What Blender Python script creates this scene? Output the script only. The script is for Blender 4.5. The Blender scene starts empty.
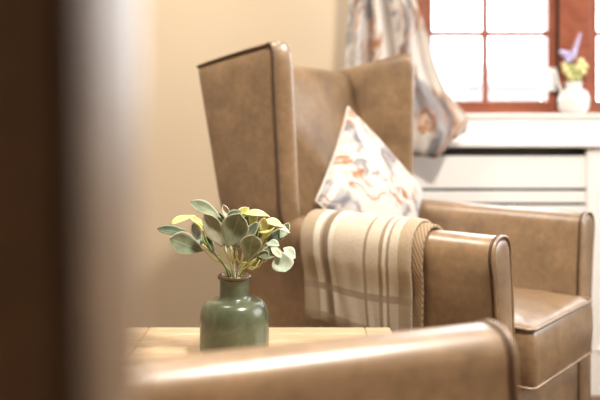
import bpy, bmesh, math, random
from mathutils import Vector, Matrix
S = bpy.context.scene
COL = S.collection
PI = math.pi
random.seed(4)

# ------------------------------------------------------------------ camera, light, exposure
F, CX, HY, EYE = 830.0, 300.0, 108.0, 0.95      # focal length in px, horizon row, eye height
cam = bpy.data.cameras.new('camera')
cam.sensor_width = 36.0
cam.lens = F / 600.0 * 36.0
cam.shift_y = (HY - 200.0) / 600.0
cam.clip_start = 0.02
cam.dof.use_dof = True
cam.dof.focus_distance = 1.52
cam.dof.aperture_fstop = 2.3
cob = bpy.data.objects.new('camera', cam)
cob.location = (0, 0, EYE)
cob.rotation_euler = (PI/2, 0, 0)
COL.objects.link(cob)
S.camera = cob

w = bpy.data.worlds.new('sky')
w.use_nodes = True
S.world = w
bg = w.node_tree.nodes['Background']
bg.inputs[0].default_value = (0.93, 0.97, 1.0, 1)
bg.inputs[1].default_value = 4.4

def portal(name, loc, rot, sx, sy):
    l = bpy.data.lights.new(name, 'AREA'); l.shape = 'RECTANGLE'; l.size = sx; l.size_y = sy
    l.cycles.is_portal = True
    o = bpy.data.objects.new(name, l); o.location = loc; o.rotation_euler = rot
    COL.objects.link(o); return o

def unseen_ceiling_light(name, loc, power, col, size):
    l = bpy.data.lights.new(name, 'AREA'); l.shape = 'DISK'; l.size = size; l.energy = power; l.color = col
    o = bpy.data.objects.new(name, l); o.location = loc
    COL.objects.link(o); return o

WALL_Y, XL, XR, YF, ZC = 2.95, -1.75, 2.35, -1.1, 2.42
WX0, WX1, WZ0, WZ1 = 0.40, 2.05, 0.915, 2.12       # main window opening
LY0, LY1, LZ0, LZ1 = 1.0, 2.65, 0.85, 2.28        # window opening in the right wall
portal('daylight_portal_main', ((WX0+WX1)/2, WALL_Y+0.16, (WZ0+WZ1)/2), (-PI/2, 0, 0), WX1-WX0, WZ1-WZ0)
portal('daylight_portal_side', (XR+0.16, (LY0+LY1)/2, (LZ0+LZ1)/2), (0, PI/2, 0), LZ1-LZ0, LY1-LY0)
LAMPS = [(-0.55, 2.0), (0.55, 1.0)]  # both out of view; the second is added as front fill
for k, (lx, ly) in enumerate(LAMPS):
    unseen_ceiling_light('unseen_lamp_light', (lx, ly, ZC-0.075), (11, 34)[k], (1.0, 0.93, 0.83), 0.28)

S.view_settings.view_transform = 'Standard'
S.view_settings.look = 'None'
S.view_settings.exposure = 1.03
S.view_settings.gamma = 1.0
S.view_settings.use_curve_mapping = False

# ------------------------------------------------------------------ helpers
def at(px, py, y):
    return Vector(((px-CX)/F*y, y, EYE-(py-HY)/F*y))

def mk(name, verts, faces, mat, parent=None, smooth=True, uvs=None):
    me = bpy.data.meshes.new(name)
    me.from_pydata([tuple(v) for v in verts], [], faces)
    if uvs:
        ul = me.uv_layers.new(name='UVMap')
        for lp in me.loops:
            ul.data[lp.index].uv = uvs[lp.vertex_index]
    bm = bmesh.new(); bm.from_mesh(me)
    bmesh.ops.recalc_face_normals(bm, faces=bm.faces)
    bm.to_mesh(me); bm.free()
    if smooth:
        for p in me.polygons: p.use_smooth = True
    me.materials.append(mat)
    o = bpy.data.objects.new(name, me)
    COL.objects.link(o)
    if parent is not None: o.parent = parent
    return o

class MB:
    """collects verts / faces for ONE mesh"""
    def __init__(s): s.v = []; s.f = []; s.uv = []
    def add(s, verts, faces, uv=None):
        n = len(s.v); s.v += [Vector(v) for v in verts]; s.f += [tuple(i+n for i in f) for f in faces]
        if uv: s.uv += uv
        return s
    def box(s, x0, x1, y0, y1, z0, z1):
        v = [(x0,y0,z0),(x1,y0,z0),(x1,y1,z0),(x0,y1,z0),(x0,y0,z1),(x1,y0,z1),(x1,y1,z1),(x0,y1,z1)]
        return s.add(v, [(0,3,2,1),(4,5,6,7),(0,1,5,4),(1,2,6,5),(2,3,7,6),(3,0,4,7)])
    def loft(s, rings, cap=True):
        m = len(rings[0]); v = [p for r in rings for p in r]; f = []
        for i in range(len(rings)-1):
            for j in range(m):
                k = (j+1) % m
                f.append((i*m+j, i*m+k, (i+1)*m+k, (i+1)*m+j))
        if cap:
            f.append(tuple(range(m))); b = (len(rings)-1)*m
            f.append(tuple(b+j for j in range(m)))
        return s.add(v, f)
    def tube(s, pts, r, n=8, closed=False):
        pts = [Vector(p) for p in pts]; rings = []; up = None; N = len(pts)
        for i, p in enumerate(pts):
            a = pts[(i-1) % N] if (closed or i > 0) else p
            b = pts[(i+1) % N] if (closed or i < N-1) else p
            t = (b-a).normalized()
            if up is None:
                up = t.orthogonal().normalized()
            else:
                up = (up - t*up.dot(t)); up = up.normalized() if up.length > 1e-6 else t.orthogonal().normalized()
            q = t.cross(up); rr = r[i] if isinstance(r, (list, tuple)) else r
            rings.append([p + (up*math.cos(2*PI*k/n) + q*math.sin(2*PI*k/n))*rr for k in range(n)])
        if closed: rings.append(rings[0])
        return s.loft(rings, cap=not closed)
    def lathe(s, prof, c, n=40):
        rings = [[Vector((c[0]+r*math.cos(2*PI*k/n), c[1]+r*math.sin(2*PI*k/n), c[2]+z)) for k in range(n)] for r, z in prof]
        return s.loft(rings)
    def sphere(s, c, r, sc=(1,1,1), nu=12, nv=8):
        rings = []
        for i in range(1, nv):
            a = PI*i/nv
            rings.append([Vector((c[0]+r*sc[0]*math.sin(a)*math.cos(2*PI*k/nu), c[1]+r*sc[1]*math.sin(a)*math.sin(2*PI*k/nu), c[2]-r*sc[2]*math.cos(a))) for k in range(nu)])
        return s.loft(rings)
    def build(s, name, mat, parent=None, smooth=True, bevel=0, seg=2):
        o = mk(name, s.v, s.f, mat, parent, smooth, s.uv or None)
        if bevel:
            b = o.modifiers.new('b', 'BEVEL'); b.width = bevel; b.segments = seg; b.limit_method = 'ANGLE'; b.angle_limit = math.radians(40)
            if smooth:
                b.harden_normals = True
        return o

def sub(o, n=1):
    m = o.modifiers.new('s', 'SUBSURF'); m.levels = n; m.render_levels = n; return o

def crease_by_angle(o, deg=38):
    me = o.data; bm = bmesh.new(); bm.from_mesh(me)
    for e in bm.edges:
        if len(e.link_faces) == 2 and e.calc_face_angle(0) > math.radians(deg): e.smooth = False
    bm.to_mesh(me); bm.free(); return o

def empty(name, loc=(0,0,0), rz=0):
    o = bpy.data.objects.new(name, None); o.location = loc; o.rotation_euler = (0,0,rz); o.empty_display_size = 0.05
    COL.objects.link(o); return o

def tag(o, label, cat, group=None, kind=None):
    o['label'] = label; o['category'] = cat
    if group: o['group'] = group
    if kind: o['kind'] = kind
    return o

def struct(o, label=None):
    o['kind'] = 'structure'
    if label: o['label'] = label
    return o

def children(o): return [c for c in bpy.data.objects if c.parent == o]
def copy_tree(o, parent=None):
    c = o.copy(); COL.objects.link(c)
    if parent is not None: c.parent = parent
    for ch in children(o):
        if ch is not c: copy_tree(ch, c)
    return c

def lerp(a, b, t): return a+(b-a)*t
def interp(x, tab):
    if x <= tab[0][0]: return tab[0][1]
    for (a, u), (b, v) in zip(tab, tab[1:]):
        if x <= b: return lerp(u, v, (x-a)/(b-a))
    return tab[-1][1]
def smoothpath(pts, n=6):
    pts = [Vector(p) for p in pts]; out = []
    P = [pts[0]*2-pts[1]] + pts + [pts[-1]*2-pts[-2]]
    for i in range(1, len(P)-2):
        a, b, c, d = P[i-1:i+3]
        for k in range(n):
            t = k/n
            out.append(0.5*((2*b)+(c-a)*t+(2*a-5*b+4*c-d)*t*t+(3*b-a-3*c+d)*t**3))
    out.append(pts[-1]); return out

# ------------------------------------------------------------------ materials
class NT:
    def __init__(s, name):
        s.m = bpy.data.materials.new(name); s.m.use_nodes = True
        s.t = s.m.node_tree; s.b = s.t.nodes['Principled BSDF']; s.out = s.t.nodes['Material Output']
    def n(s, typ, **kw):
        nd = s.t.nodes.new(typ)
        for k, v in kw.items():
            if k in nd.inputs.keys(): nd.inputs[k].default_value = v
            else: setattr(nd, k, v)
        return nd
    def l(s, a, b): s.t.links.new(a, b)
    def coord(s, which='Object', scale=(1,1,1)):
        tc = s.n('ShaderNodeTexCoord'); mp = s.n('ShaderNodeMapping'); mp.inputs['Scale'].default_value = scale
        s.l(tc.outputs[which], mp.inputs['Vector']); return mp.outputs[0]
    def noise(s, vec, scale, detail=4, rough=0.55, dist=0.0):
        nd = s.n('ShaderNodeTexNoise'); nd.inputs['Scale'].default_value = scale; nd.inputs['Detail'].default_value = detail
        nd.inputs['Roughness'].default_value = rough; nd.inputs['Distortion'].default_value = dist
        if vec is not None: s.l(vec, nd.inputs['Vector'])
        return nd.outputs['Fac']
    def ramp(s, fac, stops, inter='LINEAR'):
        r = s.n('ShaderNodeValToRGB'); r.color_ramp.interpolation = inter
        e = r.color_ramp.elements
        while len(e) < len(stops): e.new(0.5)
        for k, (p, c) in enumerate(stops):
            e[k].position = p; e[k].color = (*c, 1) if len(c) == 3 else c
        s.l(fac, r.inputs[0]); return r.outputs[0]
    def math(s, op, a, b=None, c=None):
        nd = s.n('ShaderNodeMath', operation=op)
        for i, v in enumerate((a, b, c)):
            if v is None: continue
            if isinstance(v, (int, float)): nd.inputs[i].default_value = v
            else: s.l(v, nd.inputs[i])
        return nd.outputs[0]
    def mix(s, fac, a, b, blend='MIX'):
        nd = s.n('ShaderNodeMix', data_type='RGBA', blend_type=blend)
        for i, v in ((0, fac), (6, a), (7, b)):
            if isinstance(v, (int, float)): nd.inputs[i].default_value = v
            elif isinstance(v, tuple): nd.inputs[i].default_value = (*v, 1) if len(v) == 3 else v
            else: s.l(v, nd.inputs[i])
        return nd.outputs[2]
    def bump(s, h, strength, dist=0.002):
        nd = s.n('ShaderNodeBump'); nd.inputs['Strength'].default_value = strength; nd.inputs['Distance'].default_value = dist
        s.l(h, nd.inputs['Height']); s.l(nd.outputs[0], s.b.inputs['Normal'])
    def set(s, **kw):
        for k, v in kw.items():
            k = k.replace('_', ' ')
            s.b.inputs[k].default_value = (*v, 1) if isinstance(v, tuple) and len(v) == 3 else v
        return s

def plain(name, col, rough=0.6, **kw):
    t = NT(name); t.set(Base_Color=col, Roughness=rough, **kw); return t.m
def hexc(r, g, b):
    f = lambda c: (c/255/12.92 if c/255 <= .04045 else ((c/255+.055)/1.055)**2.4)
    return (f(r), f(g), f(b))

def m_wall(name, col):
    t = NT(name); v = t.coord('Object')
    n = t.noise(v, 3, 3); c = t.mix(n, tuple(x*0.97 for x in col), tuple(min(1, x*1.03) for x in col))
    t.l(c, t.b.inputs['Base Color']); t.set(Roughness=0.85)
    t.bump(t.noise(v, 160, 4), 0.12, 0.002); return t.m
M_WALL = m_wall('wall_paint', (0.66, 0.54, 0.39))
M_CEIL = m_wall('ceiling_paint', (0.86, 0.84, 0.80))
M_WHITE = m_wall('white_paint', (0.88, 0.86, 0.83))
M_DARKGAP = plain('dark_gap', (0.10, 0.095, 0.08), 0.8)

def m_carpet():
    t = NT('carpet'); v = t.coord('Object')
    n = t.noise(v, 180, 5); c = t.ramp(n, [(0.3, (0.13, 0.075, 0.045)), (0.7, (0.25, 0.16, 0.10))])
    t.l(c, t.b.inputs['Base Color']); t.set(Roughness=0.95); t.bump(n, 0.5, 0.004); return t.m
M_FLOOR = m_carpet()

def m_leather():
    t = NT('tan_leather'); v = t.coord('Object')
    n1 = t.noise(v, 9, 6, 0.65, 0.4); n2 = t.noise(v, 60, 5, 0.6); n3 = t.noise(v, 420, 2, 0.5)
    c = t.ramp(n1, [(0.30, (0.155, 0.090, 0.043)), (0.50, (0.245, 0.150, 0.075)), (0.70, (0.335, 0.214, 0.115))])
    sp = t.ramp(n2, [(0.35, (0.85, 0.85, 0.85)), (0.65, (1.12, 1.12, 1.12))])
    c = t.mix(1.0, c, sp, 'MULTIPLY')
    t.l(c, t.b.inputs['Base Color'])
    r = t.ramp(n1, [(0.3, (0.48,)*3), (0.7, (0.38,)*3)]); t.l(r, t.b.inputs['Roughness'])
    t.set(Specular_IOR_Level=0.8, Coat_Weight=0.9, Coat_Roughness=0.34, Coat_Tint=(1.0, 1.0, 1.0))
    h = t.math('ADD', t.math('MULTIPLY', n3, 0.5), n2)
    t.bump(h, 0.12, 0.0015); return t.m
M_LEATHER = m_leather()
M_PIPING = plain('leather_seam_and_shade', (0.085, 0.047, 0.025), 0.5)
M_LEG = plain('dark_stained_wood', (0.02, 0.011, 0.007), 0.35)

def m_redwood():
    t = NT('mahogany_wood'); v = t.coord('Object', (1, 1, 1))
    n = t.noise(v, 14, 5, 0.6, 1.2)
    c = t.ramp(n, [(0.3, (0.25, 0.068, 0.034)), (0.7, (0.37, 0.118, 0.062))])
    t.l(c, t.b.inputs['Base Color']); t.set(Roughness=0.35); return t.m
M_RED = m_redwood()

def m_oak():
    t = NT('light_oak'); v = t.coord('Object', (1.0, 9, 9))
    n = t.noise(v, 7, 6, 0.62, 1.6); n2 = t.noise(v, 45, 4)
    c = t.ramp(n, [(0.30, (0.36, 0.225, 0.12)), (0.5, (0.56, 0.41, 0.26)), (0.68, (0.70, 0.56, 0.39))])
    c = t.mix(0.35, c, t.ramp(n2, [(0.3, (0.42, 0.27, 0.15)), (0.7, (0.72, 0.57, 0.38))]))
    t.l(c, t.b.inputs['Base Color']); t.set(Roughness=0.33)
    t.bump(n2, 0.08, 0.001); return t.m
M_OAK = m_oak()

def m_glaze():
    t = NT('sage_green_glaze'); v = t.coord('Object')
    n = t.noise(v, 28, 5, 0.6, 0.8)
    c = t.ramp(n, [(0.3, (0.075, 0.092, 0.052)), (0.62, (0.115, 0.132, 0.080)), (0.8, (0.20, 0.21, 0.14))])
    t.l(c, t.b.inputs['Base Color']); t.set(Roughness=0.24, Specular_IOR_Level=0.55); return t.m
M_GLAZE = m_glaze()
M_RIM = plain('brown_glaze_rim', (0.10, 0.065, 0.03), 0.25)

def m_marbled(name='marbled_fabric', sc=1.0, b=1.0, soft_=1.0):
    t = NT(name); v = t.coord('UV', (sc, sc, sc))
    big = t.n('ShaderNodeTexNoise'); big.inputs['Scale'].default_value = 4.4; big.inputs['Detail'].default_value = 3; t.l(v, big.inputs['Vector'])
    va = t.n('ShaderNodeVectorMath', operation='MULTIPLY_ADD')
    t.l(big.outputs['Color'], va.inputs[0]); va.inputs[1].default_value = (0.55, 0.55, 0); t.l(v, va.inputs[2])
    mp = t.n('ShaderNodeMapping'); mp.inputs['Scale'].default_value = (1.15, 0.30, 1); mp.inputs['Rotation'].default_value = (0, 0, 0.6); t.l(va.outputs[0], mp.inputs['Vector'])
    ridge = t.noise(mp.outputs[0], 8.5, 2, 0.45, 0.6)
    line = t.math('SUBTRACT', 1.0, t.math('MULTIPLY', t.math('ABSOLUTE', t.math('SUBTRACT', ridge, 0.5)), 13.0))
    line = t.math('MAXIMUM', line, 0.0)
    m1 = t.noise(v, 5.5, 2); m2 = t.noise(v, 3.6, 3, 0.5, 1.0)
    mask = t.ramp(m1, [(0.48, (0,0,0)), (0.54, (1,1,1))])
    ridge2 = t.noise(mp.outputs[0], 5.0, 3, 0.5, 1.0)
    l2 = t.math('MAXIMUM', t.math('SUBTRACT', 1.0, t.math('MULTIPLY', t.math('ABSOLUTE', t.math('SUBTRACT', ridge2, 0.47)), 9.0)), 0.0)
    mask2 = t.ramp(m2, [(0.46, (0,0,0)), (0.53, (1,1,1))])
    base = t.ramp(t.noise(v, 7, 3), [(0.35, (0.70*b, 0.645*b, 0.59*b)), (0.65, (0.61*b, 0.55*b, 0.50*b))])
    soft = t.ramp(t.noise(v, 4.4, 3, 0.5, 1.2), [(0.50, (0,0,0)), (0.72, (0.5*soft_,)*3)])
    c = t.mix(soft, base, (0.30, 0.31, 0.35))
    c = t.mix(t.math('MULTIPLY', line, mask), c, (0.33, 0.125, 0.035))
    c = t.mix(t.math('MULTIPLY', t.math('MULTIPLY', l2, mask2), 0.85), c, (0.085, 0.095, 0.125))
    t.l(c, t.b.inputs['Base Color']); t.set(Roughness=0.85, Sheen_Weight=0.15); return t.m
M_FABRIC = m_marbled('marbled_cushion_fabric', 0.72, 0.92, 0.12)
M_CURTAIN = m_marbled('marbled_curtain_fabric', 1.2, 0.97, 0.9)

def m_blanket():
    t = NT('striped_wool_throw'); tc = t.n('ShaderNodeTexCoord'); sp = t.n('ShaderNodeSeparateXYZ'); t.l(tc.outputs['UV'], sp.inputs[0])
    u, v = sp.outputs[0], sp.outputs[1]
    TAN, CR, DK, MD, WM = (0.44, 0.345, 0.235), (0.75, 0.685, 0.575), (0.245, 0.18, 0.12), (0.35, 0.265, 0.18), (0.65, 0.565, 0.45)
    st = [(0.0, TAN), (0.14, CR), (0.20, TAN), (0.225, DK), (0.285, CR), (0.33, WM), (0.60, MD), (0.625, WM), (0.73, MD), (0.76, CR), (0.79, MD), (0.815, WM), (0.89, TAN)]
    c = t.ramp(u, st, 'CONSTANT')
    band = t.ramp(v, [(0, TAN), (0.012, MD), (0.045, (1,1,1)), (0.15, MD), (0.18, (1,1,1))], 'CONSTANT')
    isb = t.ramp(v, [(0, (0.75,)*3), (0.045, (0,0,0)), (0.15, (0.75,)*3), (0.18, (0,0,0))], 'CONSTANT')
    c = t.mix(isb, c, band)
    wv = t.n('ShaderNodeTexWave', wave_type='BANDS', bands_direction='DIAGONAL'); wv.inputs['Scale'].default_value = 34; wv.inputs['Distortion'].default_value = 0.6; t.l(tc.outputs['UV'], wv.inputs['Vector'])
    tw = t.ramp(wv.outputs['Fac'], [(0.2, (0.88,)*3), (0.8, (1.05,)*3)])
    c = t.mix(1.0, c, tw, 'MULTIPLY')
    n = t.noise(t.coord('UV'), 90, 3)
    c = t.mix(1.0, c, t.ramp(n, [(0.3, (0.88,)*3), (0.7, (1.08,)*3)]), 'MULTIPLY')
    t.l(c, t.b.inputs['Base Color']); t.set(Roughness=0.95, Sheen_Weight=0.25)
    t.bump(wv.outputs['Fac'], 0.35, 0.002); return t.m
M_BLANKET = m_blanket()
def m_herring():
    t = NT('herringbone_wool'); v = t.coord('UV')
    wv = t.n('ShaderNodeTexWave', wave_type='BANDS', bands_direction='DIAGONAL'); wv.inputs['Scale'].default_value = 22; t.l(v, wv.inputs['Vector'])
    c = t.ramp(wv.outputs['Fac'], [(0.2, (0.27, 0.185, 0.11)), (0.8, (0.40, 0.29, 0.18))])
    t.l(c, t.b.inputs['Base Color']); t.set(Roughness=0.95); t.bump(wv.outputs['Fac'], 0.4, 0.002); return t.m
M_HERR = m_herring()

def m_leaf(name, dark, mid, edge):
    t = NT(name); tc = t.n('ShaderNodeTexCoord'); sp = t.n('ShaderNodeSeparateXYZ'); t.l(tc.outputs['UV'], sp.inputs[0])
    side = t.math('MULTIPLY', t.math('ABSOLUTE', t.math('SUBTRACT', sp.outputs[0], 0.5)), 2.0)
    n = t.noise(t.coord('Object'), 55, 4)
    c = t.ramp(n, [(0.32, dark), (0.68, mid)])
    e = t.ramp(side, [(0.72, (0,0,0)), (1.0, (0.8,)*3)])
    c = t.mix(e, c, edge)
    ln = t.ramp(side, [(0.0, (0.35,)*3), (0.09, (0,0,0))])
    c = t.mix(ln, c, edge)
    t.l(c, t.b.inputs['Base Color']); t.set(Roughness=0.7, Sheen_Weight=0.3)
    t.b.inputs['Subsurface Weight'].default_value = 0.0
    t.bump(n, 0.2, 0.001); return t.m
LM = {'sage': m_leaf('sage_leaf', (0.115, 0.150, 0.080), (0.225, 0.265, 0.155), (0.50, 0.48, 0.33)),
      'dark': m_leaf('dark_green_leaf', (0.045, 0.078, 0.042), (0.105, 0.150, 0.085), (0.36, 0.36, 0.24)),
      'drab': m_leaf('drab_leaf', (0.19, 0.185, 0.115), (0.30, 0.29, 0.19), (0.55, 0.48, 0.33)),
      'pale': m_leaf('pale_leaf', (0.33, 0.42, 0.31), (0.47, 0.55, 0.42), (0.68, 0.68, 0.55)),
      'blue': m_leaf('blue_green_leaf', (0.27, 0.32, 0.29), (0.42, 0.47, 0.45), (0.62, 0.62, 0.57)),
      'cream': m_leaf('cream_leaf', (0.55, 0.48, 0.32), (0.70, 0.63, 0.46), (0.75, 0.70, 0.55)),
      'yellow': m_leaf('yellow_leaf', (0.58, 0.58, 0.12), (0.80, 0.78, 0.34), (0.85, 0.80, 0.45))}
M_STEM = plain('pale_green_stem', (0.48, 0.48, 0.16), 0.6)
M_STEMG = plain('green_stem', (0.17, 0.23, 0.05), 0.6)
M_STEMW = plain('whitish_stem', (0.62, 0.60, 0.48), 0.6)

def m_glass():
    t = NT('window_glass')
    tr = t.n('ShaderNodeBsdfTransparent'); gl = t.n('ShaderNodeBsdfGlossy'); gl.inputs['Roughness'].default_value = 0.02
    fr = t.n('ShaderNodeFresnel'); fr.inputs[0].default_value = 1.3
    mx = t.n('ShaderNodeMixShader'); t.l(fr.outputs[0], mx.inputs[0]); t.l(tr.outputs[0], mx.inputs[1]); t.l(gl.outputs[0], mx.inputs[2])
    t.l(mx.outputs[0], t.out.inputs[0]); return t.m
M_GLASS = m_glass()

# ------------------------------------------------------------------ room shell
def slab(name, mat, *boxes, label=None, bevel=0):
    mb = MB()
    for b in boxes: mb.box(*b)
    return struct(mb.build(name, mat, None, smooth=False, bevel=bevel), label)
T = 0.15
slab('floor', M_FLOOR, (XL-T, XR+T, YF-T, WALL_Y+T, -0.1, 0))
slab('ceiling', M_CEIL, (XL-T, XR+T, YF-T, WALL_Y+T, ZC, ZC+0.1))
slab('wall_back', M_WALL, (XL-T, WX0, WALL_Y, WALL_Y+T, 0, ZC), (WX1, XR+T, WALL_Y, WALL_Y+T, 0, ZC),
     (WX0, WX1, WALL_Y, WALL_Y+T, 0, WZ0-0.03), (WX0, WX1, WALL_Y, WALL_Y+T, WZ1, ZC))
slab('wall_right', M_WALL, (XR, XR+T, YF-T, LY0, 0, ZC), (XR, XR+T, LY1, WALL_Y, 0, ZC), (XR, XR+T, LY0, LY1, 0, LZ0), (XR, XR+T, LY0, LY1, LZ1, ZC))
slab('wall_left', M_WALL, (XL-T, XL, YF-T, WALL_Y, 0, ZC))
slab('wall_front', plain('low_bounce_dark', (0.05, 0.03, 0.02), 0.6), (XL-T, XR+T, YF-T, YF, 0, ZC))  # unseen wall, made dark and close to cut bounced light on the near wing
slab('baseboard_left', M_WHITE, (XL, XL+0.018, YF, WALL_Y, 0, 0.12), bevel=0.004)
slab('baseboard_back', M_WHITE, (XL+0.018, 0.05, WALL_Y-0.018, WALL_Y, 0, 0.12), bevel=0.004)

# --- window 1: mahogany casement window
win = empty('window_1', ((WX0+WX1)/2, WALL_Y, WZ0)); struct(win, 'mahogany brown casement window with small panes')
def wbox(name, mat, *boxes, parent=win, bevel=0.003):
    mb = MB(); ox, oy, oz = win.location
    for b in boxes: mb.box(b[0]-ox, b[1]-ox, b[2]-oy, b[3]-oy, b[4]-oz, b[5]-oz)
    o = mb.build(name, mat, parent, smooth=False, bevel=bevel); return o
def X(px, y=WALL_Y): return (px-CX)/F*y
def Z(py, y=WALL_Y): return EYE-(py-HY)/F*y
fy0, fy1 = WALL_Y-0.012, WALL_Y+0.07
p0, p1 = X(558.0), X(589.2)      # post
zb = Z(112); 
wbox('window_frame', M_RED, (WX0-0.01, X(424.2), fy0, fy1, zb-0.02, WZ1), (X(423.5), WX1, fy0, fy1, zb-0.02, Z(108.4)), (WX1-0.055, WX1, fy0, fy1, zb, WZ1),
     (WX0, WX1, fy0, fy1, WZ1-0.056, WZ1), (p0, p1, fy0-0.006, fy1, Z(108.4), WZ1-0.05))
o = wbox('seal', plain('black_seal', (0.02, 0.015, 0.013), 0.7), (X(555.8), X(558.2), fy0+0.004, fy1-0.01, Z(108.6), WZ1-0.053), bevel=0); o['label'] = 'dark gap seal beside the casement'
def casement(x0, x1, st, ztop, zbot, rail, mull, bar):
    wbox('casement_frame', M_RED, (x0, x0+st, fy0+0.012, fy1-0.008, zbot, ztop), (x1-st, x1, fy0+0.012, fy1-0.008, zbot, ztop),
         (x0+st, x1-st, fy0+0.012, fy1-0.008, zbot, zbot+rail), (x0+st, x1-st, fy0+0.012, fy1-0.008, ztop-rail, ztop))
    wbox('pane', M_GLASS, (x0+st, x1-st, fy0+0.030, fy0+0.034, zbot+rail, ztop-rail), bevel=0)
    bs = [(m-0.0105, m+0.0105, fy0+0.022, fy0+0.042, zbot+rail, ztop-rail) for m in mull]
    z = bar
    while z < ztop-rail:
        bs.append((x0+st, x1-st, fy0+0.0225, fy0+0.0415, z-0.0095, z+0.0095)); z += Z(33)-Z(101) 
    wbox('glazing_bar', M_RED, *bs, bevel=0.002)
casement(X(423.8), X(556.5), 0.030, WZ1-0.052, Z(109), Z(101)-Z(109), [X(486)], Z(33.5))
casement(X(588.8), WX1-0.052, 0.030, WZ1-0.052, Z(109), Z(101)-Z(109), [X(655)], Z(33.5))
mb = MB(); ox, oy, oz = win.location
hx = X(551.5); 
mb.box(hx-0.011-ox, hx+0.011-ox, -0.022, 0.0, Z(91)-oz, Z(68)-oz)
mb.tube([(hx-ox, -0.024, Z(72)-oz), (hx-ox, -0.045, Z(72)-oz), (hx-ox+0.003, -0.05, Z(80)-oz), (hx-ox+0.02, -0.046, Z(92)-oz)], 0.006)
h = mb.build('window_handle', plain('white_enamel', (0.75, 0.74, 0.72), 0.3), win, bevel=0.003); h['label'] = 'white window handle'

# window sill, wall below and ledge
slab('window_1_sill', M_WHITE, (WX0-0.06, WX1+0.06, WALL_Y-0.085, WALL_Y+0.0, Z(116.5, 2.88), Z(113.5, 2.9)), bevel=0.004)
slab('trim_1', M_WHITE, (WX0-0.06, WX1+0.06, WALL_Y-0.06, WALL_Y, 0.79, Z(116.5, 2.88)), label='white boxed panel under the window sill')

# --- radiator cover
CY = 2.735
rx0, rx1 = 0.18, 2.3
rc = empty('radiator_cover', ((rx0+rx1)/2, CY+0.1, 0)); tag(rc, 'white painted radiator cover with slotted front under the window', 'radiator cover')
def rbox(name, mat, *boxes, bevel=0.003):
    mb = MB(); ox, oy, oz = rc.location
    for b in boxes: mb.box(b[0]-ox, b[1]-ox, b[2]-oy, b[3]-oy, b[4]-oz, b[5]-oz)
    return mb.build(name, mat, rc, smooth=False, bevel=bevel)
ytop = CY-0.02
rbox('top', M_WHITE, (rx0-0.02, rx1+0.02, ytop, WALL_Y-0.002, Z(147.5, ytop), Z(142.5, ytop)), bevel=0.005)
sx = X(587, CY)
t0, t1 = Z(148.5, CY), Z(155, CY)
rbox('frame', M_WHITE, (sx, sx+0.34, CY, CY+0.02, 0.0, t0), (rx0, rx0+0.06, CY, CY+0.02, 0.0, t0), (rx1-0.06, rx1, CY, CY+0.02, 0, t0),
     (rx0+0.06, sx, CY, CY+0.02, 0.10, 0.24), (sx+0.34, rx1-0.06, CY, CY+0.02, 0.10, 0.24), (rx0, rx0+0.02, CY+0.02, WALL_Y-0.002, 0, t0), (rx1-0.02, rx1, CY+0.02, WALL_Y-0.002, 0, t0))
slats = [(Z(188.5, CY), t1-0.004), (Z(203, CY), Z(191.5, CY)), (Z(217, CY), Z(206, CY)), (Z(232, CY), Z(220, CY))]
z = Z(235, CY)
while z > 0.27:
    slats.append((max(0.242, z-0.045), z)); z -= 0.058
for a, b in slats:
    rbox('slat', M_WHITE, (rx0+0.055, sx+0.0, CY+0.005, CY+0.017, a, b), bevel=0.002)
rbox('raised_panel', M_WHITE, (sx+0.03, sx+0.30, CY-0.006, CY, 0.16, Z(352, CY)), bevel=0.004)
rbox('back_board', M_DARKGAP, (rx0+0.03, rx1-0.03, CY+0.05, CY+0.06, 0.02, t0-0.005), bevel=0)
o = rbox('foot', M_LEG, (X(579.5, CY), X(583.5, CY), CY-0.012, CY-0.0005, 0.0, Z(385, CY)), bevel=0.001); o['label'] = 'small dark upright at the foot of the white cover'

# --- window 2 in the right wall (lights the room from the side)
w2 = empty('window_2', (XR+0.14, (LY0+LY1)/2, LZ0)); struct(w2, 'side window in the right wall')
mb = MB(); hw = (LY1-LY0)/2; hh = LZ1-LZ0
for b in [(-0.1, -0.04, -hw, -hw+0.06, 0, hh), (-0.1, -0.04, hw-0.06, hw, 0, hh), (-0.1, -0.04, -hw+0.06, hw-0.06, 0, 0.06), (-0.1, -0.04, -hw+0.06, hw-0.06, hh-0.06, hh), (-0.1, -0.04, -0.03, 0.03, 0.06, hh-0.06)]: mb.box(*b)
mb.build('window_frame', M_RED, w2, smooth=False)
MB().box(-0.075, -0.071, -hw+0.06, hw-0.06, 0.06, hh-0.06).build('pane', M_GLASS, w2, smooth=False)

# --- what shows faintly outside the main window
slab('ground', plain('paving', (0.18, 0.18, 0.17), 0.9), (-15, 30, WALL_Y+0.6, 45, -0.4, -0.3))
ob = empty('outbuilding', (6.4, 26, -0.3)); tag(ob, 'low pale outbuilding faintly seen outside through the window panes', 'building')
MB().box(-1.2, 1.2, 0, 3, 0, 2.0).build('wall', plain('pale_render', (0.26, 0.255, 0.255), 0.9), ob, smooth=False)
MB().add([(-1.35, -0.2, 1.98), (1.35, -0.2, 1.98), (1.35, 3.2, 1.98), (-1.35, 3.2, 1.98), (-1.35, 1.5, 2.65), (1.35, 1.5, 2.65)],
         [(0, 1, 2, 3), (0, 1, 5, 4), (2, 3, 4, 5), (0, 4, 3), (1, 2, 5)]).build('roof', plain('grey_slate', (0.21, 0.21, 0.22), 0.8), ob, smooth=False)

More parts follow.
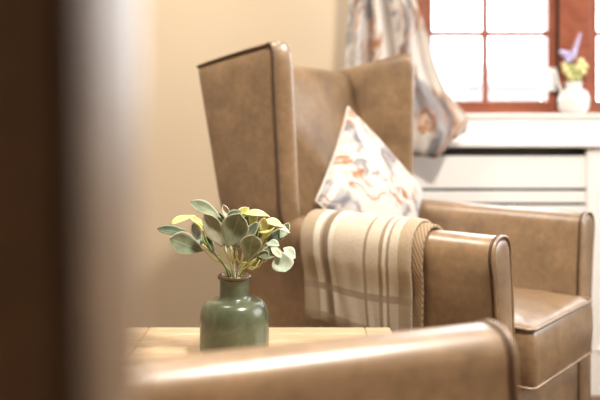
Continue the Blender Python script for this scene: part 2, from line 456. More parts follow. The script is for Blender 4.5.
# --- unseen ceiling lamp above the seating; its copy is added as front fill
cl = empty('unseen_ceiling_lamp', (*LAMPS[0], ZC)); tag(cl, 'unseen round flush ceiling lamp above the armchair by the window', 'ceiling lamp', 'flush ceiling lamps')
MB().lathe([(0.05, 0), (0.17, 0), (0.17, -0.05), (0.155, -0.055), (0.05, -0.055)], (0,0,0)).build('lamp_body', M_WHITE, cl, smooth=False)
cl2 = copy_tree(cl); cl2.location = (*LAMPS[1], ZC); cl2['label'] = 'unseen flush ceiling lamp added as front fill above the blurred near armchair'

# ------------------------------------------------------------------ wing armchair (local: +x forward, +y its left, z up)
def rring(x0, x1, y0, y1, r, z, n=4):
    """rounded rectangle ring"""
    out = []
    for cx_, cy_, a0 in ((x1-r, y1-r, 0), (x0+r, y1-r, PI/2), (x0+r, y0+r, PI), (x1-r, y0+r, 1.5*PI)):
        for k in range(n+1):
            a = a0 + PI/2*k/n
            out.append(Vector((cx_+r*math.cos(a), cy_+r*math.sin(a), z)))
    return out

REAR = [(0.10, -0.135), (0.45, -0.168), (0.68, -0.237), (1.09, -0.306)]     # rear rake: z -> x
def rear(z): return interp(z, REAR)
def wing_out(z): return interp(z, [(0.645, 0.297), (0.70, 0.307), (1.10, 0.328)])

def make_armchair():
    root = empty('armchair')
    # base box
    rings = []
    for z in (0.115, 0.125, 0.335, 0.350):
        e = 0.0 if 0.12 < z < 0.345 else 0.008
        rings.append(rring(rear(z)+0.02+e, 0.520-e, -0.215+e, 0.215-e, 0.012, z))
    MB().loft(rings).build('base', M_LEATHER, root)
    # seat cushion
    rings = []
    N = 7
    for k, (z, e) in enumerate([(0.352, 0.014), (0.356, 0.006), (0.364, 0.001), (0.42, -0.002), (0.468, 0.0), (0.480, 0.006), (0.488, 0.020), (0.494, 0.06), (0.499, 0.13)]):
        rings.append(rring(-0.135+e, 0.562-e, -0.184+e, 0.184-e, max(0.010, 0.018-e*0.2), z, 5))
    sc = MB().loft(rings).build('seat_cushion', M_LEATHER, root)
    for z in (0.358, 0.482):
        MB().tube(rring(-0.130, 0.5605, -0.1825, 0.1825, 0.018, z, 5), 0.0036, 8, closed=True).build('piping', M_LEATHER, sc)
    # back
    rings = []
    for z, e in [(0.36, 0.0), (0.5, 0), (0.62, 0), (0.75, 0), (0.88, 0), (0.97, 0), (1.015, 0.0), (1.038, 0.006), (1.052, 0.016), (1.059, 0.030)]:
        th = interp(z, [(0.36, 0.10), (0.62, 0.115), (0.80, 0.098), (1.08, 0.066)])
        x0 = rear(z)+e; x1 = rear(z)+th-e
        hwid = interp(z, [(0.3, 0.225), (0.6, 0.25), (1.08, 0.285)])
        ring = []
        r = 0.014
        NB = 12
        for k in range(NB+1):                       # front, gently dished then padded
            y = lerp(-hwid, hwid, k/NB); q = (y/hwid)
            ring.append(Vector((x1 + 0.014*(1-q*q) + 0.006*max(0, abs(q)-0.75)*4, y, z + 0.012*(1-q*q)*(1 if z > 1 else 0))))
        for k in range(NB+1):
            y = lerp(hwid, -hwid, k/NB); q = (y/hwid)
            ring.append(Vector((x0, y, z + 0.012*(1-q*q)*(1 if z > 1 else 0))))
        rings.append(ring)
    MB().loft(rings).build('backrest', M_LEATHER, root)
    for s in (1, -1):
        # wing
        rings = []; TT = [0, 0.03, 0.15, 0.3, 0.45, 0.6, 0.75, 0.87, 0.935, 0.968, 0.988, 1.0]
        pip = {}
        for t in TT:
            e = interp(t, [(0.93, 0), (0.968, 0.004), (0.988, 0.011), (1.0, 0.022)])
            ring = []
            z0 = lerp(0.655, 1.085, t)
            x0 = rear(z0)+e*0.4; x1 = interp(z0, [(0.64, 0.006), (0.70, 0.001), (1.0, -0.004), (1.1, -0.006)])-interp(t, [(0.87, 0), (0.935, 0.004), (0.968, 0.010), (0.988, 0.018), (1, 0.034)])
            yo = wing_out(z0)-e; yi = yo - interp(z0, [(0.6, 0.047), (1.1, 0.045)]) + 2*e*0.9
            base = rring(x0, x1, yi, yo, min(0.021, (yo-yi)*0.46), 0, 5)
            for p in base:
                fx = (p.x+0.315)/0.315
                ztop = 1.064 + 0.054*fx + 0.004*math.sin(PI*min(1, max(0, fx)))
                p.x += (0.010-0.037*max(0, min(1, (p.y-yi)/max(1e-4, yo-yi))))*max(0, min(1, (p.x-x0)/(x1-x0)))**2
                p.z = lerp(0.655, ztop, t); p.y *= s
                ring.append(p)
            rings.append(ring)
        wg = MB().loft(rings).build('wing', M_LEATHER, root)
        # piping along the outer front edge and the top edge
        pts = []
        for z in [0.665+0.03*k for k in range(13)]:
            pts.append((interp(z, [(0.64, 0.006), (0.70, 0.001), (1.0, -0.004), (1.1, -0.006)])-0.0305, s*(wing_out(z)-0.0020), z))
        pts += [(-0.036, s*(wing_out(1.06)-0.003), 1.077), (-0.041, s*(wing_out(1.08)-0.004), 1.096), (-0.048, s*(wing_out(1.09)-0.004), 1.106)]
        for k in range(1, 9):
            fx = 1-k/8*0.88-0.1
            x = -0.300+0.300*fx
            pts.append((x, s*(wing_out(1.08)-0.0045), 1.064+0.054*fx+0.004*math.sin(PI*fx)-0.008))
        MB().tube(smoothpath(pts, 2), 0.0042).build('piping', M_PIPING, wg)
        # arm: side panel with rounded top
        def prof(x):
            pr = []
            c = lambda z: interp(z, [(0.1, 0.228), (0.42, 0.231), (0.56, 0.243), (0.68, 0.259)])
            lo = [0.115, 0.25, 0.40, 0.48, 0.56, 0.61]
            hh_ = lambda z: interp(z, [(0.1, 0.038), (0.45, 0.037), (0.62, 0.0425)])
            for z in lo: pr.append((c(z)+hh_(z), z))
            zc = 0.638; R = 0.0435
            for k in range(0, 13):
                a = PI*k/12
                pr.append((0.2545+0.0435*math.copysign(abs(math.cos(a))**0.85, math.cos(a)), zc+R*abs(math.sin(a))**0.72*1.08))
            for z in reversed(lo): pr.append((c(z)-hh_(z), z))
            return pr
        P = prof(0)
        fx1 = 0.520
        rings = []
        for k, tt in enumerate([0, 0.02, 0.2, 0.4, 0.6, 0.8, 0.96, 0.99, 1.0]):
            ring = []
            for (y, z) in P:
                yy = y; zz = z
                if tt == 1.0:
                    yc = 0.231 if z < 0.5 else 0.254; yy = lerp(y, yc, 0.03); zz = z-0.002 if z > 0.6 else z
                x = lerp(rear(z)+0.0, fx1, tt)
                ring.append(Vector((x, s*yy, zz)))
            rings.append(ring)
        arm = MB().loft(rings).build('arm', M_LEATHER, root)
        crease_by_angle(arm, 45)
        # front panel, slightly padded, with piping
        def inset(d):
            yc = lambda z: interp(z, [(0.1, 0.228), (0.42, 0.231), (0.56, 0.243), (0.68, 0.259)])
            out = []
            for (y, z) in P:
                dy = y-yc(z); L = math.hypot(dy, 0.02)
                zz = z - (d if z > 0.67 else d*max(0, (z-0.63)/0.05)) if z > 0.63 else (z+d if z < 0.12 else z)
                out.append(Vector((0, s*(yc(z)+dy*(1-d/0.042)), zz)))
            return out
        rs = []
        for d, x in [(0.006, fx1-0.006), (0.006, fx1+0.0015), (0.009, fx1+0.0035), (0.018, fx1+0.0055), (0.030, fx1+0.0065)]:
            r_ = inset(d)
            for p in r_: p.x = x
            rs.append(r_)
        fp = MB().loft(rs).build('front_panel', M_LEATHER, arm)
        MB().tube([(fx1+0.0015, s*y, z) for (y, z) in P], 0.0034, 8).build('piping', M_LEATHER, arm)
        MB().tube([(fx1-0.005, s*lerp(y, 0.25, -0.012), z+(0.0005 if z > 0.62 else 0)) for (y, z) in P], 0.0028, 6).build('seam_or_shade', M_PIPING, arm)  # dark line behind the piping, painted in for its shaded side
        # horizontal seam on the outer face
        sm = [(x, s*0.2855, 0.606) for x in (-0.2, -0.05, 0.1, 0.25, 0.4, 0.512)]
        MB().tube(sm, 0.0022, 6).build('seam_or_shade', M_PIPING, arm)
    # legs
    for x, y in ((0.47, 0.25), (0.47, -0.25), (-0.09, 0.24), (-0.09, -0.24)):
        MB().loft([rring(x-0.017, x+0.017, y-0.017, y+0.017, 0.004, 0.0, 2), rring(x-0.024, x+0.024, y-0.024, y+0.024, 0.004, 0.118, 2)]).build('leg', M_LEG, root, smooth=False)
    return root

CH = (0.164, 2.232, -0.669)
chair = make_armchair()
chair.location = (CH[0], CH[1], 0); chair.rotation_euler.z = CH[2]
tag(chair, 'tan leather wingback armchair by the window with cushion and striped throw', 'armchair', 'tan leather wingback armchairs')
near = copy_tree(chair)
NYAW = math.radians(20.6)
# place so that the crest of its left arm front and its right wing front land where the photo shows them
c_, s_ = math.cos(NYAW), math.sin(NYAW)
NX, NY = 0.247-(0.54*c_-0.281*s_), 1.052-(0.54*s_+0.281*c_)
near.location = (NX, NY, 0); near.rotation_euler.z = NYAW
near['label'] = 'blurred tan leather wingback armchair in front of the oak side table'

MC = Matrix.Translation((CH[0], CH[1], 0)) @ Matrix.Rotation(CH[2], 4, 'Z')
def cw(f, l, z): return MC @ Vector((f, l, z))

# ------------------------------------------------------------------ throw blanket over the near (right) arm
def blanket(name, f0, f1, off, zout, zin, mat, parent, skew=0.0, th=0.007, wav=0.004):
    # path across the arm (l, z): from outside bottom up, over and down the inside
    path = []
    R = 0.0435+off
    for z in [lerp(zout, 0.61, k/9) for k in range(10)]:
        yo = interp(z, [(0.42, 0.270), (0.56, 0.284), (0.61, 0.296)])+off
        path.append((-yo, z))
    for k in range(0, 15):
        a = PI*k/14
        path.append((-(0.2555+R*math.cos(a)), 0.640+(R*1.06)*math.sin(a)))
    for z in [lerp(0.62, zin, k/4) for k in range(1, 5)]:
        yi = interp(z, [(0.45, 0.195), (0.56, 0.202), (0.62, 0.212)])-off
        path.append((-yi, z))
    L = [0]
    for a, b in zip(path, path[1:]): L.append(L[-1]+math.hypot(a[0]-b[0], a[1]-b[1]))
    NU = 28; v = []; uv = []; f = []
    for i, (l, z) in enumerate(path):
        q = L[i]/L[-1]
        for k in range(NU+1):
            u = k/NU
            ff = lerp(f0, f1, u) + skew*q*q*(0.3+0.7*u) + 0.004*math.sin(9*q+5*u)
            hang = max(0, 1-q*2.2)
            d = wav*math.sin(u*13+1.0+q*2)*hang + 0.002*math.sin(u*31+q*9)
            zz = z + (0.005*math.sin(u*7+0.5) - 0.010*u)*hang*(1 if i < 10 else 0)
            d += 0.0015
            if i < 10: ll = l-abs(d)-0.001
            else: ll = l; zz = z+abs(d)*0.6
            v.append(cw(ff, ll, zz)); uv.append((u, q))
    m = NU+1
    for i in range(len(path)-1):
        for k in range(NU): f.append((i*m+k, i*m+k+1, (i+1)*m+k+1, (i+1)*m+k))
    o = mk(name, v, f, mat, parent, True, uv)
    s = o.modifiers.new('t', 'SOLIDIFY'); s.thickness = th; s.offset = 0
    b = o.modifiers.new('b', 'BEVEL'); b.width = th*0.35; b.segments = 2; b.limit_method = 'ANGLE'
    return o
thr = blanket('throw_blanket', 0.042, 0.336, 0.0155, 0.447, 0.50, M_BLANKET, None, skew=0.02)
tag(thr, 'beige and brown striped wool throw draped over the armchair arm', 'blanket')
under = blanket('folded_layer', 0.05, 0.358, 0.0062, 0.452, 0.50, M_HERR, thr, skew=0.035, th=0.0085)
under['label'] = 'darker herringbone underside fold of the throw'

# ------------------------------------------------------------------ cushion
def cushion(center, U, V, half, thick, mat, name):
    Nn = U.cross(V).normalized(); n = 18; v = []; uv = []; f = []
    def pt(a, b, sgn):
        px_ = a*(1-0.06*(1-b*b)*1.0); py_ = b*(1-0.06*(1-a*a))
        h = thick*(max(0, (1-a*a)*(1-b*b)))**0.42
        p = center + U*(half*px_) + V*(half*py_) + Nn*(sgn*h)
        if p.z < 0.508: p.z = 0.508+(p.z-0.508)*0.08
        return p
    for sgn in (1, -1):
        base = len(v)
        for i in range(n+1):
            for j in range(n+1):
                a = math.sin((i/n*2-1)*PI/2); b = math.sin((j/n*2-1)*PI/2)
                v.append(pt(a, b, sgn)); uv.append((a*0.5+0.5+(0 if sgn > 0 else 1.3), b*0.5+0.5))
        for i in range(n):
            for j in range(n):
                q = (base+i*(n+1)+j, base+(i+1)*(n+1)+j, base+(i+1)*(n+1)+j+1, base+i*(n+1)+j+1)
                f.append(q if sgn > 0 else q[::-1])
    o = mk(name, v, f, mat, None, True, uv)
    bm = bmesh.new(); bm.from_mesh(o.data); bmesh.ops.remove_doubles(bm, verts=bm.verts, dist=0.0004); bm.to_mesh(o.data); bm.free()
    edge = [pt(t, -1, 0) for t in [k/10-1 for k in range(0, 20)]] + [pt(1, t, 0) for t in [k/10-1 for k in range(0, 20)]] + [pt(1-k/10, 1, 0) for k in range(0, 20)] + [pt(-1, 1-k/10, 0) for k in range(0, 20)]
    MB().tube(edge, 0.004, 6, closed=True).build('piping', mat, o)
    return o
cc = cw(0.028, 0.02, 0.714)
nrm = (MC.to_3x3() @ Vector((0.95, 0.0, 0.36))).normalized()      # direction its face looks
upv = (Vector((0,0,1)) - nrm*nrm.z).normalized(); lat = upv.cross(nrm).normalized()
ang = math.radians(43)
U = lat*math.cos(ang)+upv*math.sin(ang); V = nrm.cross(U)
cu = cushion(cc, U, V, 0.180, 0.060, M_FABRIC, 'cushion')
tag(cu, 'cream cushion with rust and grey brushstroke pattern standing on armchair seat', 'cushion')

# ------------------------------------------------------------------ side table
TX0, TX1, TY0, TY1, TZ = -0.362, 0.185, 1.235, 1.705, 0.50
tb = empty('side_table', ((TX0+TX1)/2, (TY0+TY1)/2, 0)); tag(tb, 'light oak side table between the two armchairs', 'side table')
def tbox(name, *boxes, bevel=0.004):
    mb = MB(); ox, oy, _ = tb.location
    for b in boxes: mb.box(b[0]-ox, b[1]-ox, b[2]-oy, b[3]-oy, b[4], b[5])
    return mb.build(name, M_OAK, tb, smooth=False, bevel=bevel)
bw = 0.052
tt = tbox('tabletop', (TX0+bw+0.0012, TX1-bw-0.0012, TY0+bw+0.0012, TY1-bw-0.0012, TZ-0.028, TZ), bevel=0.002)
def bord(name, b):
    return tbox(name, b, bevel=0.003)
e1 = bord('border', (TX0, TX0+bw, TY0, TY1, TZ-0.03, TZ)); e2 = bord('border', (TX1-bw, TX1, TY0, TY1, TZ-0.03, TZ))
e3 = bord('border', (TX0+bw+0.0006, TX1-bw-0.0006, TY1-bw, TY1, TZ-0.03, TZ)); e4 = bord('border', (TX0+bw+0.0006, TX1-bw-0.0006, TY0, TY0+bw, TZ-0.03, TZ))
for x in (TX0+0.02, TX1-0.065):
    for y in (TY0+0.02, TY1-0.065): tbox('leg', (x, x+0.045, y, y+0.045, 0, TZ-0.03))
tbox('apron', (TX0+0.065, TX1-0.065, TY0+0.03, TY0+0.048, TZ-0.11, TZ-0.03), (TX0+0.065, TX1-0.065, TY1-0.048, TY1-0.03, TZ-0.11, TZ-0.03),
     (TX0+0.03, TX0+0.048, TY0+0.065, TY1-0.065, TZ-0.11, TZ-0.03), (TX1-0.048, TX1-0.03, TY0+0.065, TY1-0.065, TZ-0.11, TZ-0.03))

# ------------------------------------------------------------------ green vase
VY = 1.53
VX = (234.5-CX)/F*VY
vr = 34.6/F*VY; nr = 14.8/F*VY; rr = 17.2/F*VY
H = Z(274.5, VY)-TZ
z_sh = Z(299, VY)-TZ; z_bd = Z(317, VY)-TZ
prof = [(0.0, 0.0), (vr-0.006, 0.0), (vr-0.001, 0.004), (vr, 0.012), (vr, z_bd-0.008)]
for k in range(0, 9):
    a = PI/2*k/8
    prof.append((lerp(nr+0.006, vr, math.cos(a)**0.6 if k < 8 else 0), z_bd-0.006+(z_sh-z_bd+0.006)*math.sin(a)))
prof += [(nr+0.001, z_sh+0.004), (nr, z_sh+0.010), (nr, H-0.010), (nr+0.0015, H-0.006)]
inner = [(nr-0.0035, H-0.006), (nr-0.004, z_sh), (nr, z_sh-0.004), (vr-0.006, z_bd-0.01), (vr-0.006, 0.010), (0.0, 0.010)]
vs = MB().lathe(prof[1:]+inner[:-1]+[(0.001, 0.010)], (0,0,0), 56).build('vase', M_GLAZE)
vs.location = (VX, VY, TZ+0.0005)
tag(vs, 'sage green glazed bottle vase on the oak side table', 'vase')
MB().lathe([(nr-0.004, H-0.007), (rr-0.001, H-0.007), (rr, H-0.004), (rr-0.001, H-0.001), (rr-0.003, H), (nr-0.002, H-0.001), (nr-0.004, H-0.004)], (0,0,0), 56).build('rim', M_RIM, vs)['label'] = 'brown edged rim'

# ------------------------------------------------------------------ foliage sprigs in the vase
def leaf(base, tip, width, face, mat, parent, curl=0.0, cup=0.25, shape=0.62, name='leaf', fold=0.0):
    width *= 1.06; shape *= 1.85
    base, tip = Vector(base), Vector(tip); ax = tip-base; L = ax.length; t = ax.normalized()
    f = Vector(face); f = (f-t*f.dot(t)).normalized(); sd = t.cross(f)
    n, m = 12, 6; v = []; uv = []; fs = []
    for i in range(n+1):
        q = i/n
        wv = width*0.5*(math.sin(PI*q**shape)**0.70 if 0 < q < 1 else 0.0)+0.0004
        c = base + ax*q + f*(curl*L*math.sin(PI*q)) - f*(fold*L*q*q)
        for k in range(m+1):
            s = k/m*2-1
            v.append(c + sd*(wv*s) + f*(-cup*wv*(1-s*s)) + f*(0.0009*math.sin(7*q+2*s))); uv.append((k/m, q))
    for i in range(n):
        for k in range(m): fs.append((i*(m+1)+k, i*(m+1)+k+1, (i+1)*(m+1)+k+1, (i+1)*(m+1)+k))
    o = mk(name, v, fs, mat, parent, True, uv)
    sm = o.modifiers.new('t', 'SOLIDIFY'); sm.thickness = 0.0012; sm.offset = 0
    return o

GR = 'artificial foliage sprigs in the green vase'
def P(px, py, dy=0.0): return at(px, py, VY+dy)
def sprig(label, stems, leaves, smat):
    root = empty('foliage_sprig', P(stems[0][0][0], stems[0][0][1], stems[0][0][2])); tag(root, label, 'foliage', GR)
    org = root.location.copy()
    for k, st in enumerate(stems):
        mb = MB(); pts = smoothpath([P(*p)-org for p in st], 5)
        r0 = 0.0022 if k == 0 else 0.0015
        mb.tube(pts, [lerp(r0, r0*0.7, i/(len(pts)-1)) for i in range(len(pts))], 7)
        mb.build('stem' if k == 0 else 'twig', smat if k == 0 else M_STEM, root)
    for (b, t, wd, face, mat, kw) in leaves:
        leaf(P(*b)-org, P(*t)-org, wd/F*VY, face, LM[mat], root, **kw)
    return root
C = (0, -1, 0.15)      # towards the viewer
foot = lambda px, dy: (px, 300, dy)
sprig('foliage sprig in vase with two wide dark leaves reaching furthest left',
      [[foot(231, 0.0), (228, 274, 0), (222, 262, -0.005), (208, 247, -0.01), (202, 238, 0.0)], [(221, 262, -0.005), (212, 258, 0), (203, 249, -0.015)], [(214, 253, 0.0), (200, 243, 0.01), (191, 236, 0.015)], [(208, 247, -0.01), (204, 242, 0), (200, 246, 0.0)]],
      [((193, 237, 0.015), (157, 228.5, 0.03), 10.5, (0.1, -0.75, 0.6), 'dark', dict(curl=0.10)),
       ((203, 251, -0.015), (170, 238, -0.03), 21, (-0.1, -0.9, 0.35), 'sage', dict(cup=0.35, shape=0.75)),
       ((201, 245, 0.0), (193, 223, 0.0), 9, (0.5, -0.8, 0.1), 'blue', dict(cup=0.6))], M_STEMG)
sprig('curled yellow green sprig in vase, arching over the dark left leaves',
      [[foot(233, 0.01), (231, 274, 0.01), (219, 259, 0.01), (208, 244, 0.01), (203, 230, 0.005)], [(219, 259, 0.01), (221, 252, 0.015), (222, 246, 0.02)]],
      [((204, 231, 0.005), (189, 215.5, 0.0), 8, (0.2, -0.6, 0.8), 'yellow', dict(curl=0.16)),
       ((191, 216.5, 0.0), (171, 224, -0.01), 8, (-0.1, -0.7, 0.7), 'yellow', dict(curl=0.12)),
       ((204, 230, 0.0), (194, 217, -0.012), 4, (0.6, -0.7, 0.4), 'yellow', dict(curl=0.2)),
       ((214, 254, 0.005), (205, 236, 0.012), 8, (0.1, -0.9, 0.2), 'dark', dict(cup=0.4))], M_STEMG)
sprig('sprig in vase with two long drab leaves leaning up and left',
      [[foot(234, -0.01), (233, 274, -0.012), (229, 260, -0.012), (225, 247, -0.01), (221, 232, 0.0)], [(230, 262, -0.012), (226, 254, -0.02), (224, 246, -0.02)], [(229, 260, -0.012), (233, 252, -0.02), (227, 244, -0.01)]],
      [((224, 223, 0.005), (190.5, 201.5, 0.02), 14, (0.3, -0.8, 0.55), 'sage', dict(curl=0.13, shape=0.85)),
       ((225, 247, -0.02), (204.5, 214, -0.035), 16.5, (0.25, -0.95, 0.1), 'drab', dict(cup=0.45)),
       ((226, 238, 0.01), (217, 212, 0.015), 12, (0.0, -0.95, 0.3), 'dark', dict(cup=0.4)),
       ((222, 247, -0.01), (217, 232, -0.005), 9, (0.1, -0.95, 0.1), 'sage', dict(cup=0.3))], M_STEMW)
sprig('upright sprig in vase with the broad green centre leaf',
      [[foot(235, -0.02), (234.5, 274, -0.022), (233, 262, -0.022), (231, 250, -0.02), (230, 240, -0.01)], [(233, 264, -0.022), (229, 257, -0.03), (228, 249, -0.035)], [(233, 264, -0.022), (237, 256, -0.03), (236, 247, -0.03)], [(233, 262, -0.022), (231, 254, -0.034), (233, 247, -0.034)]],
      [((227, 248, -0.035), (240, 214, -0.045), 25, (0.05, -0.98, 0.2), 'sage', dict(cup=0.3, shape=0.78)),
       ((229, 222, 0.0), (223.5, 205, -0.005), 7, (0.2, -0.9, 0.4), 'cream', dict(cup=0.4)),
       ((226, 222, -0.005), (242, 211.5, -0.01), 10, (0.0, -0.7, 0.7), 'dark', dict(curl=0.2)),
       ((243, 232, 0.005), (249, 216, 0.0), 12, (0.1, -0.95, 0.1), 'dark', dict())], M_STEMW)
sprig('sprig in vase with a slim grey green leaf slanting up right of centre leaf',
      [[foot(236, 0.0), (237, 274, -0.005), (241, 262, -0.01), (243, 252, -0.012), (246, 240, -0.01)], [(240, 264, -0.01), (236, 256, -0.028), (236, 249, -0.03)], [(241, 262, -0.012), (248, 263, -0.025), (250, 256, -0.03)], [(240, 264, -0.01), (243, 258, -0.03), (246, 252, -0.03)]],
      [((235, 250, -0.030), (258.5, 222, -0.030), 11.5, (-0.35, -0.9, 0.2), 'sage', dict(cup=0.35)),
       ((247, 262, -0.03), (253.5, 235, -0.045), 20, (0.1, -0.98, 0.1), 'sage', dict(cup=0.25, shape=0.85)),
       ((244, 246, 0.01), (262, 240, 0.012), 11, (0.0, -0.8, 0.5), 'dark', dict(cup=0.3)),
       ((256, 262, -0.02), (268, 252, -0.03), 10, (0.2, -0.85, 0.4), 'sage', dict(cup=0.3)),
       ((254, 240, 0.0), (261, 228, 0.0), 9, (0.0, -0.9, 0.3), 'dark', dict())], M_STEMW)
sprig('bright yellow topped sprig in vase at the upper right',
      [[foot(237, 0.015), (239, 274, 0.015), (249, 258, 0.012), (262, 242, 0.01), (266, 228, 0.0)], [(262, 242, 0.01), (258, 238, 0.0), (259, 230, -0.005)], [(254, 252, 0.01), (256, 240, 0.01), (250, 222, 0.01)]],
      [((236, 219, 0.005), (249, 208, 0.0), 10, (-0.2, -0.85, 0.5), 'yellow', dict(curl=0.1)),
       ((243, 214, 0.0), (267, 216, -0.01), 8, (0.1, -0.6, 0.8), 'yellow', dict(curl=0.14)),
       ((249, 210, 0.005), (270, 217, 0.0), 4, (0.0, -0.6, 0.8), 'cream', dict(curl=0.1)),
       ((258, 232, -0.01), (276, 224, -0.015), 11, (0.0, -0.8, 0.6), 'yellow', dict(curl=0.06)),
       ((262, 221, -0.005), (283, 227, -0.012), 9, (0.1, -0.55, 0.8), 'yellow', dict(curl=0.16)),
       ((261, 234, -0.012), (265, 218, -0.018), 9, (0.0, -0.95, 0.3), 'yellow', dict()),
       ((250, 226, 0.0), (256, 211, -0.006), 8, (0.0, -0.9, 0.4), 'yellow', dict(cup=0.4)),
       ((268, 226, -0.005), (290, 233, -0.01), 6, (0.0, -0.6, 0.8), 'cream', dict(curl=0.2)),
       ((245, 226, 0.012), (240, 210, 0.01), 9, (0.0, -0.9, 0.3), 'dark', dict()),
       ((262, 239, -0.005), (272, 227, -0.010), 6, (-0.2, -0.9, 0.2), 'yellow', dict())], M_STEM)
sprig('sprig in vase with pale drooping round leaves reaching furthest right',
      [[foot(238, 0.005), (241, 274, 0.0), (249, 266, -0.01), (260, 257, -0.018), (270, 253, -0.02)], [(249, 267, -0.01), (258, 267, -0.025), (264, 258, -0.03)], [(247, 268, -0.008), (254, 269, -0.03), (260, 260, -0.03)], [(246, 268, -0.008), (251, 262, -0.02), (257, 258, -0.02)], [(262, 256, -0.01), (264, 246, 0.0), (267, 241, 0.0)]],
      [((258, 256, -0.02), (281, 251, -0.035), 14, (0.0, -0.75, 0.65), 'sage', dict(curl=0.10)),
       ((265, 243, 0.0), (288, 229, 0.005), 10.5, (0.2, -0.85, 0.4), 'dark', dict(cup=0.4)),
       ((280, 238, 0.0), (289, 223, 0.0), 8.5, (-0.4, -0.85, 0.2), 'pale', dict(cup=0.6)),
       ((283, 248, -0.025), (295.5, 258, -0.02), 12, (0.3, -0.7, 0.6), 'pale', dict(curl=0.1)),
       ((279, 250, -0.035), (285, 272, -0.05), 20, (0.0, -0.98, 0.15), 'pale', dict(cup=0.2, shape=0.8)),
       ((271, 247, -0.025), (281, 258, -0.045), 6, (0.0, -0.8, 0.6), 'cream', dict(curl=0.1)),
       ((266, 243, -0.01), (279, 246, -0.025), 9, (0.0, -0.6, 0.8), 'pale', dict(curl=0.15))], M_STEM)

# ------------------------------------------------------------------ curtain
def curtain():
    NU, NV = 120, 60; v = []; uv = []; f = []
    ztop, zbot = 2.2, 0.795; yb = 2.672
    for j in range(NV+1):
        z = lerp(ztop, zbot, j/NV)
        py = HY + (EYE-z)*F/2.70
        # left / right outline in px rows
        pl = interp(py, [(-300, 335), (-60, 352), (0, 351), (70, 345), (155, 340)])
        pr = interp(py, [(-300, 450), (-80, 405), (-20, 410), (0, 419), (25, 428), (60, 437), (100, 452), (133, 468), (139, 467), (170, 462)])
        for i in range(NU+1):
            u = i/NU
            px = lerp(pl, pr, u)
            amp = 0.028*interp(py, [(-200, 0.9), (-40, 0.55), (0, 0.7), (80, 1.0), (150, 1.1)])
            ph = 2*PI*(3.6*u + 0.25*math.sin(3.1*u+0.6)) + 0.35*math.sin(py*0.02)
            d = amp*math.sin(ph) + 0.35*amp*math.sin(2.3*ph+1.1)
            if 0.40 < u < 0.60 and py < 75:        # deep fold under the gather
                d += 0.05*math.sin((u-0.40)/0.2*PI)**2*interp(py, [(-60, 0.6), (30, 1.0), (75, 0.0)])
            zz = z
            if j > NV-9:
                k = (j-(NV-9))/9
                zz += k*(0.004*math.sin(ph) + interp(u, [(0, 0), (0.75, 0.0), (1, 0.075)]))
            y = 2.745 - 0.078*interp(z, [(0.80, 1), (0.86, 1), (1.02, 0)]) + d*interp(z, [(0.80, 0.75), (0.95, 1.0)])
            v.append(((px-CX)/F*2.70, y, zz)); uv.append((u*0.55+0.1*math.sin(z*3), z*0.75))
    m = NU+1
    for j in range(NV):
        for i in range(NU): f.append((j*m+i, j*m+i+1, (j+1)*m+i+1, (j+1)*m+i))
    o = mk('curtain', v, f, M_CURTAIN, None, True, uv)
    s = o.modifiers.new('t', 'SOLIDIFY'); s.thickness = 0.003
    return o
tag(curtain(), 'cream curtain with rust and grey brushstrokes hanging beside the window', 'curtain')

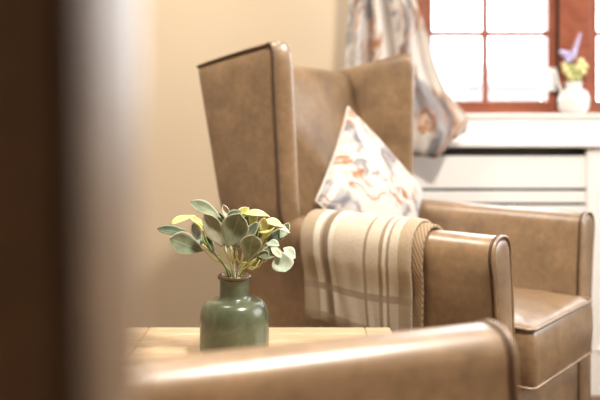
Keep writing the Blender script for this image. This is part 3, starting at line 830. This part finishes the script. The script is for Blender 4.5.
# ------------------------------------------------------------------ white vase and flowers on the sill
SY = 2.905; sxv = X(573.5, SY); SZ = Z(113.5, 2.9)
q = SY/F
pr = [(10*q, 0), (13.5*q, 2*q), (15*q, 7*q), (15*q, 16*q), (13*q, 22*q), (8*q, 25*q), (7.4*q, 28*q), (9*q, 31*q), (8.2*q, 31.4*q), (6.6*q, 28*q), (7*q, 24*q), (12*q, 20*q), (13*q, 8*q), (9*q, 2*q)]
wv_ = MB().lathe(pr, (0,0,0), 32).build('vase', plain('white_ceramic', (0.82, 0.80, 0.78), 0.3))
wv_.location = (sxv, SY, SZ+0.0003)
tag(wv_, 'small white ceramic vase on the window sill', 'vase')
M_LAV = plain('lavender_petals', (0.62, 0.56, 0.84), 0.8); M_YEL = plain('yellow_petals', (0.84, 0.81, 0.40), 0.8); M_LG = plain('lime_leaf', (0.52, 0.57, 0.24), 0.8)
def Q(px, py, dy=0.0): return at(px, py, SY+dy)
def flower(name, label, top, mid, bloom, mat, cat='flower'):
    b = Q(573.5, 92); root = empty(name, b); tag(root, label, cat, 'flowers in the white window vase')
    MB().tube(smoothpath([Vector((0,0,0)), Q(*mid)-b, Q(*top)-b], 6), 0.0016, 6).build('stem', M_LG, root)
    mb = MB()
    for (x, y, r, sx_, sz_) in bloom:
        mb.sphere(Q(x, y, random.uniform(-0.012, 0.008))-b, r*q, (sx_, 1, sz_), 10, 7)
    mb.build('petals' if 'leaf' not in name else 'leaves', mat, root); return root
flower('lavender_sprig', 'tall lavender sprig rising highest from the white sill vase', (579, 36), (574, 62), [(573+k*1.15, 56-k*3.6, 3.2-k*0.28, 1, 1.2) for k in range(7)], M_LAV)
flower('lavender_sprig', 'short lavender bloom on the left side of the white sill vase', (565, 52), (570, 70), [(566, 54, 4.2, 1.2, 0.9), (571, 57, 4, 1, 0.9), (568, 60, 3.2, 1, 1), (562, 52, 2.6, 1.2, 1)], M_LAV)
flower('yellow_flower', 'yellow bloom on the right side of the white sill vase', (581, 60), (578, 74), [(581, 62, 4, 1, 1.1), (585, 66, 3.4, 1, 1), (579, 67, 3.6, 1, 1), (583, 72, 3.4, 1, 1)], M_YEL)
flower('yellow_flower', 'yellow bloom lowest at left above the white sill vase rim', (566, 70), (570, 80), [(566, 70, 4, 0.9, 1.2), (570, 75, 4, 1, 1.2), (564, 65, 2.8, 1, 1.1), (574, 78, 3.6, 1, 1)], M_YEL)
flower('leaf_sprig', 'lime green leafy sprig in the middle of the white sill vase', (575, 66), (574, 78), [(575, 70, 3.6, 0.8, 1.6), (578, 78, 3.4, 1, 1.2), (571, 67, 2.6, 0.9, 1.4), (572, 80, 3, 1, 1.2)], M_LG, 'foliage')
